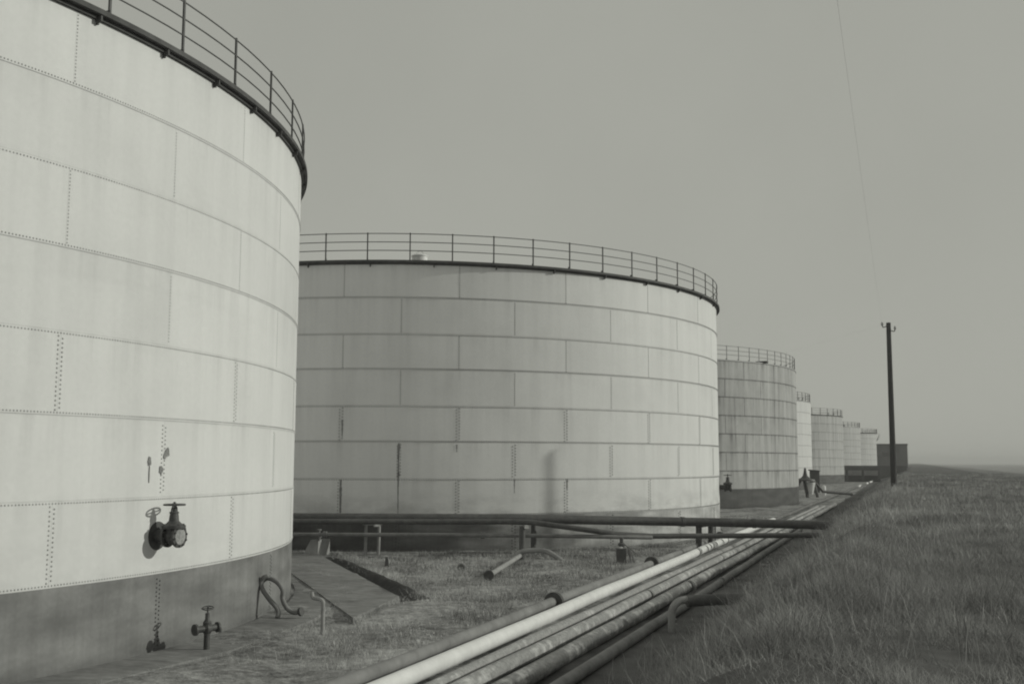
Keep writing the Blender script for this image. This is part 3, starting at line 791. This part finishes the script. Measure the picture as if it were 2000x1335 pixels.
def trestle(legs, label, leg_r, leg_m, beam_m, blocks, hgt=1.2):
    x = sum(l[0] for l in legs) / len(legs); y = sum(l[1] for l in legs) / len(legs)
    r = thing('pipe_trestle', (x, y, 0), label, 'pipe trestle', 'trestles under the cross pipes')
    for lx, ly in legs[:2]:
        MB().tube([(lx, ly, -0.1), (lx + 0.02, ly, hgt)], leg_r, 12).build('leg', leg_m, r)
    for lx, ly in legs[2:]:
        MB().tube([(lx, ly, -0.1), (lx, ly, hgt)], 0.05, 10).build('leg', M['pale_pipe'], r)
    a, b2 = Vector((*legs[0], hgt)), Vector((*legs[1], hgt))
    rz = math.atan2(b2.y - a.y, b2.x - a.x)
    MB().box((a + b2) / 2 + Vector((0, 0, 0.035)), ((a - b2).length + 0.25, 0.15, 0.07), rz).build('crossbeam', beam_m, r)
    for px_, py_, tz in blocks:
        MB().box((px_, py_, hgt + tz), (0.24, 0.18, 0.12), rz + 0.3, taper=0.7).build('bearing_block', M['pale_wood'], r)
    return r
trestle([(-20.42, 37.95), (-19.95, 38.15)], 'trestle of two slim pale legs left of centre', 0.065, M['pale_pipe'], M['pale_pipe'], [(-20.5, 37.75, 0.12), (-19.9, 37.9, 0.02)])
trestle([(-14.18, 38.85), (-14.72, 41.7)], 'stout dark trestle in the middle, above the loose bent pipe', 0.115, M['dark_steel'], M['dark_steel'], [(-13.98, 38.8, 0.04)])
trestle([(-8.75, 45.9), (-8.52, 47.5), (-8.45, 48.3)], 'dark trestle standing right beside the pipe bundle', 0.13, M['dark_steel'], M['dark_steel'], [], 0.93)

# loose pieces on the grass
hose('loose_pipe', [(-14.25, 39.0, 0.16), (-13.5, 35.5, 0.15), (-12.75, 31.9, 0.13)], 0.085, 'pale pipe lying on the grass with a dark flanged end', M['pale_pipe'], True, 'pipe')
hose('bent_pipe', [(-14.35, 38.6, 0.12), (-14.15, 38.7, 0.30), (-13.7, 38.8, 0.36), (-13.2, 38.8, 0.34), (-12.85, 38.75, 0.2), (-12.4, 38.6, -0.05)], 0.095, 'pale hump of bent pipe at the foot of the middle trestle', M['pale_pipe'], False, 'pipe')
MB_ = MB().torus((-14.55, 33.9, 0.14), (-0.35, 1, 0.1), 0.11, 0.045, 20, 8)
MB_.lathe([(0.10, -0.03), (0.05, 0.0), (0.0, 0.0)], (-14.55, 33.9, 0.14), (-0.35, 1, 0.1), 16)
tag(MB_.build('pipe_flange', M['dark_pipe'], None), 'dark ring flange standing in the lawn left of the loose pale pipe', 'flange')
sb = MB().box((-17.75, 34.6, 0.12), (0.14, 0.14, 0.26), 0.4, taper=0.8).lathe([(0.05, 0.0), (0.05, 0.08), (0.0, 0.09)], (-17.75, 34.6, 0.24), (0, 0, 1), 10)
tag(sb.build('marker_post', M['dark_steel'], None), 'short dark marker stub in the lawn near the apron', 'marker')

# valve box with a lever
vbx = thing('lever_valve', (-10.3, 39.0, 0), 'dark boxy valve with a long slanting lever beside the flanged pipe', 'valve')
MB().box((-10.32, 39.0, 0.27), (0.36, 0.34, 0.5), 0.3).build('body', M['dark_steel'], vbx)
MB().lathe([(0.09, 0.5), (0.09, 0.6), (0.13, 0.62), (0.13, 0.7), (0.07, 0.74), (0.07, 0.92), (0.0, 0.92)], (-10.3, 39.0, 0), n=14).build('neck', M['dark_steel'], vbx)
MB().lathe([(0.10, 0.51), (0.13, 0.55), (0.08, 0.6)], (-10.33, 38.9, 0.0), n=12).build('cap', M['pale_wood'], vbx)
MB().tube([(-10.2, 39.0, 0.68), (-9.55, 38.7, 0.30)], 0.022, 8).build('lever', M['dark_pipe'], vbx)
for dx in (0.06, 0.2): MB().tube([(-10.06 + dx, 39.2, 0.0), (-10.12 + dx * .5, 39.2, 0.5)], 0.03, 8).build('stay', M['pale_pipe'], vbx)

# concrete pedestal by the middle tank
pd = thing('concrete_pedestal', (-22.35, 37.7, 0), 'pale concrete pedestal between the two white tanks', 'pedestal')
b = MB()
prof = [(-0.38, 0.0), (0.24, 0.0), (0.24, 0.62), (-0.06, 0.62)]
vs = []
for d in (-0.3, 0.3):
    for a, z in prof: vs.append((-22.35 + a * 0.95 + d * 0.3, 37.6 + a * 0.3 + d, z))
b.add(vs, [(0, 1, 2, 3), (7, 6, 5, 4), (0, 4, 5, 1), (1, 5, 6, 2), (2, 6, 7, 3), (3, 7, 4, 0)])
b.build('block', M['pale_concrete'], pd, False)
MB().lathe([(0.07, 0.6), (0.07, 0.7), (0.12, 0.72), (0.12, 0.8), (0.05, 0.84), (0.05, 0.98), (0.10, 0.99), (0.10, 1.03), (0.0, 1.04)], (-22.2, 37.4, 0), n=14).build('saddle_bolt', M['grey_pipe'], pd)

# rubble at the end of the cross pipe
rub = MB()
for k in range(16):
    f = k / 15
    rub.box((-5.7 + 1.3 * f + rnd.uniform(-.12, .12), 54.5 + 4.5 * f + rnd.uniform(-.5, .5), 0.12 + 0.22 * f + rnd.uniform(-.03, .05)), (rnd.uniform(.25, .6), rnd.uniform(.3, .7), rnd.uniform(.12, .22)), rnd.uniform(0, 3), taper=0.8)
tag(rub.build('broken_slab', M['pale_concrete'], None, False), 'row of pale broken concrete at the foot of the bank behind the cross pipes', 'rubble', kind='stuff')
bits = MB()
for k in range(240):
    y = rnd.uniform(20, 44); x = rnd.uniform(-18 if y > 32 else -12.0, -9.3)
    if rnd.random() < 0.3: x, y = rnd.uniform(-5.6, -4.6), rnd.uniform(24, 60)
    s = rnd.uniform(0.02, 0.06)
    bits.box((x, y, s * 0.4 + 0.03), (s * 1.5, s, s * 0.8), rnd.uniform(0, 3), taper=0.6)
tag(bits.build('stone_chips', M['pale_concrete'], None, False), 'pale stone chips scattered over the lawn', 'stones', kind='stuff')

# ------------------------------------------------------------------ far manifold and low works
mf = thing('pipe_manifold', (-11.0, 118.0, 0), 'dark standing valve on splayed pipe legs before the narrow white tank', 'manifold')
def mfp(name, m, b): return b.build(name, m, mf)
MX, MY = -11.0, 118.0
mfp('leg', M['dark_steel'], MB().tube([(MX - 1.3, MY, 0), (MX - 0.55, MY, 1.8)], 0.16, 10))
mfp('leg', M['dark_steel'], MB().tube([(MX + 0.2, MY, 0), (MX - 0.1, MY, 1.8)], 0.17, 10))
mfp('leg', M['dark_steel'], MB().tube([(MX + 1.15, MY + 1, 0), (MX + 0.7, MY + 1, 1.9)], 0.16, 10))
mfp('valve_hood', M['valve'], MB().lathe([(1.05, 1.75), (1.0, 1.9), (0.5, 2.05), (0.25, 2.3), (0.16, 2.7), (0.1, 3.1), (0.0, 3.15)], (MX, MY, 0), n=20))
mfp('drum', M['white'], MB().lathe([(0.0, 0.35), (0.3, 0.35), (0.52, 1.5), (0.52, 1.6), (0.0, 1.62)], (MX + 0.45, MY + 0.3, 0), n=18))
mfp('outlet_pipe', M['dark_steel'], MB().tube([(MX + 0.8, MY + 1, 1.7), (MX + 1.6, MY + 2, 0.6), (MX + 4.5, MY + 4, 0.3)], 0.14, 10))
hut = thing('tool_hut', (-11.75, 138, 0), 'small dark hut with a leaning roof in front of the streaked distant tank', 'hut')
MB().box((-11.75, 138, 1.35), (1.0, 1.6, 2.7), 0.2).build('wall', M['far_dark'], hut, False)
MB().add([(-12.4, 137.0, 2.72), (-11.1, 137.2, 2.6), (-11.1, 139, 2.6), (-12.4, 138.9, 2.72), (-12.4, 137.0, 2.85), (-11.1, 137.2, 2.72), (-11.1, 139, 2.72), (-12.4, 138.9, 2.85)],
         [(3, 2, 1, 0), (4, 5, 6, 7), (0, 1, 5, 4), (1, 2, 6, 5), (2, 3, 7, 6), (3, 0, 4, 7)]).build('roof', M['far_dark'], hut, False)
MB_ = MB().lathe([(0.0, 0.0), (0.22, 0.0), (0.22, 0.95), (0.15, 1.05), (0.0, 1.1)], (-9.9, 128, 0), n=14)
tag(MB_.build('marker_post', M['white'], None), 'small white marker post beyond the standing valve', 'marker')
ld = thing('loading_shed', (-11, 218, 0), 'low dark shed with pale openings before the far tanks', 'shed')
MB().box((-11.0, 218, 2.45), (9.5, 0.5, 0.4), 0).build('roof', M['far_dark'], ld, False)
MB().box((-11.0, 219.3, 0.6), (9.3, 0.3, 1.2), 0).build('wall', M['far_dark'], ld, False)
MB().box((-11.0, 219.6, 1.7), (9.1, 0.1, 1.0), 0).build('wall', M['pale_concrete'], ld, False)
for k in range(4): MB().box((-15.4 + 2.95 * k, 217, 1.3), (0.45, 0.3, 1.85), 0).build('post', M['far_dark'], ld, False)
wh = thing('warehouse', (-12.5, 420, 0), 'dark flat-roofed building beyond the end of the tank row', 'building')
MB().box((-12.5, 420, 3.4), (20, 16, 13.6), 0.0).build('wall', M['far_dark'], wh, False)
MB().box((-12.5, 420, 10.35), (20.4, 16.4, 0.3), 0.0).build('roof', M['rim'], wh, False)
for k in range(2): MB().box((-17 + 7.5 * k, 411.95, 6.6), (3.2, 0.2, 1.5), 0.0).build('window', M['valve'], wh, False)
fb = MB().box((-9.5, 262, 1.5), (15, 3, 3.0), 0.1)
tag(fb.build('low_wall', M['far_dark'], None, False), 'dark low wall in front of the last tank', 'wall')

# bare tree beyond the last tank
bt = thing('bare_tree', (-14.0, 395, 0), 'faint bare tree beside the last tank', 'tree')
tb = MB().tube([(-14, 395, 0), (-14.1, 395, 5), (-13.9, 395, 9)], [0.35, 0.28, 0.15], 8)
tb.build('trunk', M['twig'], bt)
cb = MB()
def branch(p, d, L, r, depth):
    e = p + d * L
    cb.tube([p, p.lerp(e, .5) + Vector((rnd.uniform(-.1, .1), 0, rnd.uniform(-.1, .1))) * L * .3, e], [r, r * .8, r * .55], 5)
    if depth:
        for _ in range(3):
            nd = (d + Vector((rnd.uniform(-.8, .8), rnd.uniform(-.8, .8), rnd.uniform(-.2, .7)))).normalized()
            branch(p.lerp(e, rnd.uniform(.5, 1)), nd, L * .68, r * .55, depth - 1)
for k in range(6):
    a = k * 1.05
    branch(Vector((-14, 395, 4 + k * 0.9)), Vector((math.cos(a), math.sin(a) * .6, 0.8)).normalized(), 3.0, 0.13, 3)
cb.build('crown', M['twig'], bt)

# ------------------------------------------------------------------ utility pole and wires
up = thing('utility_pole', (-1.36, 75, CREST_Z), 'tall dark wooden pole with two hooked insulators on the bank', 'utility pole')
MB().tube([(-1.36, 75, 1.8), (-1.33, 75, 12.98)], [0.2, 0.145], 12).build('shaft', M['timber'], up)
for s, z in ((-1, 12.75), (1, 12.45)):
    pts = spline([(-1.33 + s * 0.12, 75, z), (-1.33 + s * 0.35, 75, z - 0.06), (-1.33 + s * 0.40, 75, z + 0.12)], 6)
    MB().tube(pts, 0.03, 8).build('hook', M['dark_steel'], up)
    MB().lathe([(0.05, 0), (0.09, 0.04), (0.06, 0.1), (0.085, 0.14), (0.05, 0.22), (0.0, 0.23)], (-1.33 + s * 0.40, 75, z + 0.06), n=12).build('insulator', M['porcelain'], up)
def wire(a, b, sag, label):
    A, B = Vector(a), Vector(b)
    pts = [A.lerp(B, t) - Vector((0, 0, sag * 4 * t * (1 - t))) for t in np.linspace(0, 1, 40)]
    tag(MB().tube(pts, 0.0018, 5).build('wire', M['grey_pipe'], None), label, 'wire', 'overhead wires of the pole')
wire((-1.73, 75, 12.85), (-0.41, -30, 12.4), 0.4, 'thin overhead wire rising steeply in the sky left of the pole')
wire((-1.73, 75, 12.85), (-48, 150, 13.6), 0.9, 'faint wire slanting from the pole behind the streaky tank')

# lamp post outside the picture whose shadow falls on the middle tank
LX, LY, LZ = 7.63, 53.0, 12.75
lp = thing('lamp_post', (LX, LY, LOW_Z), 'tall lamp post standing on the right, out of the picture', 'lamp post')
MB().tube([(LX, LY, LOW_Z), (LX, LY, LZ)], [0.105, 0.09], 12).build('shaft', M['timber'], lp)
MB().tube(spline([(LX, LY, LZ - 0.05), (LX + 0.02, LY + 0.04, LZ + 0.12), (LX + 0.06, LY + 0.11, LZ + 0.17)], 6), 0.07, 8).build('arm', M['dark_steel'], lp)

# ------------------------------------------------------------------ grass
def blades(name, P, Hh, Wd, lean, mat, label, bend=0.5, head=None):
    N = len(P)
    yawb = NP.uniform(0, 2 * PI, N)
    side = np.stack([np.cos(yawb), np.sin(yawb), np.zeros(N)], 1)
    la = NP.uniform(0, 2 * PI, N)
    ld = np.stack([np.cos(la), np.sin(la), np.zeros(N)], 1) * (lean * Hh)[:, None]
    up = np.array([0, 0, 1.0])
    w = Wd[:, None]
    b0 = P - side * w / 2; b1 = P + side * w / 2
    mid = P + ld * 0.35 + up * (Hh * 0.55)[:, None]
    m0 = mid - side * w * 0.40; m1 = mid + side * w * 0.40
    tip = P + ld + up * Hh[:, None]
    V = np.stack([b0, b1, m1, m0, tip], 1).reshape(-1, 3)
    base = (np.arange(N) * 5)[:, None]
    quads = (base + np.array([0, 1, 2, 3])); tris = base + np.array([3, 2, 4])
    loops = np.concatenate([quads, tris], 1).reshape(-1)
    tot = np.tile([4, 3], N); start = np.concatenate([[0], np.cumsum(tot)[:-1]])
    me = bpy.data.meshes.new(name)
    me.vertices.add(len(V)); me.vertices.foreach_set('co', V.astype(np.float32).reshape(-1))
    me.loops.add(len(loops)); me.loops.foreach_set('vertex_index', loops.astype(np.int32))
    me.polygons.add(len(tot)); me.polygons.foreach_set('loop_start', start.astype(np.int32))
    me.update(calc_edges=True); me.validate()
    me.materials.append(mat)
    o = bpy.data.objects.new(name, me); col.objects.link(o)
    return tag(o, label, 'grass', kind='stuff')

# bank: density falls with distance, blades widen so that they stay visible
def bank_points(n, ymin, ymax, power=1.0):
    u = NP.uniform(0, 1, n)
    y = ymin * (ymax / ymin) ** (u ** power)
    t = np.array([toe(v) for v in y])
    right = np.minimum(0.15 * y + 0.6, CREST_R - 0.3)
    x = t - 0.35 + (right - t + 0.35) * NP.uniform(0, 1, n)
    keep = NP.uniform(0, 1, n) < np.where(x < t + 0.4, 0.45, 1.0)
    x, y = x[keep], y[keep]
    z = np.array([bank_z(a, b) for a, b in zip(x, y)])
    return np.stack([x, y, z - 0.03], 1)
def clumps(x, y, f=1.0):
    return (np.sin(x * 2.3 * f + 0.8 * y * f + 1.7 * np.sin(y * 0.31)) * np.sin(y * 1.1 * f + np.sin(x * 1.9)) + 0.6 * np.sin(x * 5.1 * f + 2.0 * np.sin(y * 1.3)) * np.sin(y * 3.7 * f + x))
def bank_set(n, y0, h0, h1, l0, l1, w, mat, name, label, cover):
    P = bank_points(n, y0, 170.0)
    d = P[:, 1]
    cl = clumps(P[:, 0], d)
    kp = NP.uniform(-1.3, 1.2, len(d)) < cl + cover
    P, d, cl = P[kp], d[kp], cl[kp]
    edge = np.clip((P[:, 0] - (TOE0 + TOE_K * d)) / 1.2, 0.3, 1.0)
    top = np.clip((P[:, 0] + 0.9) / 0.9, 0, 0.4)
    Hb = NP.uniform(h0, h1, len(P)) * edge * np.clip(1 + 0.5 * cl, 0.45, 1.7) * (1 - 0.5 * top) * np.clip(d / 13.0, 0.55, 1.0)
    blades(name, P, Hb, np.clip(w * d / 18, 0.005, 0.06) * NP.uniform(0.6, 1.2, len(P)), NP.uniform(l0, l1, len(P)), mat, label)
bank_set(190000, 4.2, 0.10, 0.24, 0.5, 1.7, 0.0048, M['blade_bank'], 'matted_grass', 'matted low grass covering the bank', 1.0)
bank_set(130000, 4.2, 0.14, 0.33, 0.05, 0.8, 0.0042, M['blade_bank'], 'bank_grass', 'upright clumps of grass on the bank', 0.0)
bank_set(26000, 7.0, 0.12, 0.28, 0.6, 1.9, 0.0045, M['stalk'], 'dead_grass', 'bent dead stems lying through the bank grass', -0.2)
P = bank_points(4200, 9.0, 90.0)
d = P[:, 1]
blades('dry_grass_stalks', P, NP.uniform(0.32, 0.66, len(P)), np.clip(0.007 * d / 18, 0.006, 0.04), NP.uniform(0.1, 0.8, len(P)), M['stalk'], 'pale dry stalks standing up from the bank grass')

n = 95000
u = NP.uniform(0, 1, n)
y = 17 * (75 / 17) ** u
x = NP.uniform(-24, -8.9, n)
a1 = np.hypot(x - T1[0], y - T1[1]); a2 = np.hypot(x - T2[0], y - T2[1])
patch = np.sin(x * 1.1 + 0.7 * y) + np.sin(y * 0.9 - x * 0.6 + 1.0) + 0.7 * np.sin(2.7 * x) * np.sin(2.1 * y)
wd = (x - T1[0]) * 0.768 + (y - T1[1]) * 0.64
keep = (a1 > T1[2] + 1.45) & ((wd > 20.9) | (y < 22.4 + (wd - 18.85) * 2)) & (a2 > T2[2] + 0.6) & (NP.uniform(-2.2, 1.6, n) < patch)
x, y, patch = x[keep], y[keep], patch[keep]
P = np.stack([x, y, np.array([bump2(a, b) for a, b in zip(x, y)]) - 0.02], 1)
blades('lawn_grass', P, NP.uniform(0.05, 0.16, len(P)) * (1 + 0.25 * patch), np.clip(0.007 * y / 25, 0.006, 0.03), NP.uniform(0.2, 1.1, len(P)), M['blade_lawn'], 'short patchy grass between the tanks and the pipes')

# tufts, weeds on the ridge and along the paving edge
tp = []
for _ in range(520):
    ty = 17 * (62 / 17) ** rnd.random(); tx = rnd.uniform(-23, -9.1)
    if math.hypot(tx - T1[0], ty - T1[1]) < T1[2] + 1.6 or ((tx - T1[0]) * 0.768 + (ty - T1[1]) * 0.64 < 21.1 and ty > 21.5) or math.hypot(tx - T2[0], ty - T2[1]) < T2[2] + 0.7: continue
    sp_ = rnd.uniform(0.06, 0.22)
    for _k in range(rnd.randint(14, 40)):
        tp.append((tx + rnd.gauss(0, sp_), ty + rnd.gauss(0, sp_), 0.0, rnd.uniform(0.08, 0.26)))
for _ in range(1800):
    f = rnd.random(); p = o1.lerp(o2, f) + nk * rnd.gauss(0.72, 0.22)
    tp.append((p.x, p.y, 0.10, rnd.uniform(0.06, 0.22)))
for p1, p2, nn in ((WA, WB, 900), (WA, WA + WU * 16, 900)):
    for _k in range(nn):
        p = p1.lerp(p2, rnd.random())
        tp.append((p.x + abs(rnd.gauss(0.0, 0.10)) * (1 if p2 is WB else -0.6), p.y + rnd.gauss(0, 0.06), 0.0, rnd.uniform(0.04, 0.16)))
for _k in range(2600):
    q = R_(rnd.uniform(-40, 60)); rr = T1[2] + 1.36 + abs(rnd.gauss(0, 0.16))
    tp.append((T1[0] + rr * math.cos(q), T1[1] + rr * math.sin(q), 0.0, rnd.uniform(0.05, 0.2)))
for _ in range(5000):      # at the foot of the middle tank
    q = R_(rnd.uniform(-95, -5)); rr = T2[2] + 0.58 + abs(rnd.gauss(0, 0.15))
    tp.append((T2[0] + rr * math.cos(q), T2[1] + rr * math.sin(q), 0.0, rnd.uniform(0.06, 0.24)))
A_ = np.array(tp)
blades('weed_tufts', A_[:, :3] - np.array([0, 0, 0.03]), A_[:, 3], np.clip(0.007 * A_[:, 1] / 25, 0.005, 0.02), NP.uniform(0.2, 1.2, len(A_)), M['blade_lawn'], 'weedy tufts in the lawn and along the paving edges')

# broad-leaved weeds among the bank grass
wq = []
for _ in range(420):
    wy = 11 * (90 / 11) ** rnd.random(); t_ = toe(wy); wx = t_ + (min(0.13 * wy, 8) - t_) * rnd.random()
    for _k in range(rnd.randint(8, 20)):
        wq.append((wx + rnd.gauss(0, 0.12), wy + rnd.gauss(0, 0.12), 0, rnd.uniform(0.07, 0.20), rnd.uniform(0.010, 0.022)))
W_ = np.array(wq)
W_[:, 2] = [bank_z(a, b) if a < CREST_R else CREST_Z for a, b in zip(W_[:, 0], W_[:, 1])]
blades('bank_weeds', W_[:, :3], W_[:, 3], W_[:, 4] * np.clip(W_[:, 1] / 18, 0.6, 3), NP.uniform(0.3, 1.3, len(W_)), M['blade_bank'], 'broad-leaved weeds scattered through the bank grass')

tq = []
for _ in range(420):
    ty = 18 * (62 / 18) ** rnd.random(); tx = rnd.uniform(-23, -9.2)
    if math.hypot(tx - T1[0], ty - T1[1]) < T1[2] + 1.8 or math.hypot(tx - T2[0], ty - T2[1]) < T2[2] + 0.9: continue
    if (tx - T1[0]) * 0.768 + (ty - T1[1]) * 0.64 < 21.3 and ty > 21.5: continue
    sp_ = rnd.uniform(0.10, 0.38)
    for _k in range(int(60 * sp_ / 0.2)):
        tq.append((tx + rnd.gauss(0, sp_ * 1.4), ty + rnd.gauss(0, sp_), -0.03, rnd.uniform(0.06, 0.22)))
Q_ = np.array(tq)
blades('dark_tufts', Q_[:, :3], Q_[:, 3], np.clip(0.008 * Q_[:, 1] / 25, 0.006, 0.02), NP.uniform(0.2, 1.2, len(Q_)), M['blade_dark'], 'darker clumps of grass dotted over the lawn')

# ------------------------------------------------------------------ air
hz = MB().box((0, 700, 8.25), (6400, 6800, 19.5)).build('haze', (lambda m: m)(bpy.data.materials.new('air')), None, False)
hm = hz.data.materials[0]; hm.use_nodes = True
hm.node_tree.nodes.clear()
h_o = hm.node_tree.nodes.new('ShaderNodeOutputMaterial'); h_v = hm.node_tree.nodes.new('ShaderNodeVolumePrincipled')
h_v.inputs['Color'].default_value = (0.9, 0.9, 0.9, 1); h_v.inputs['Density'].default_value = 0.0005
hm.node_tree.links.new(h_v.outputs[0], h_o.inputs['Volume'])
tag(hz, 'thin even haze that pales the far tanks', 'haze', kind='stuff')
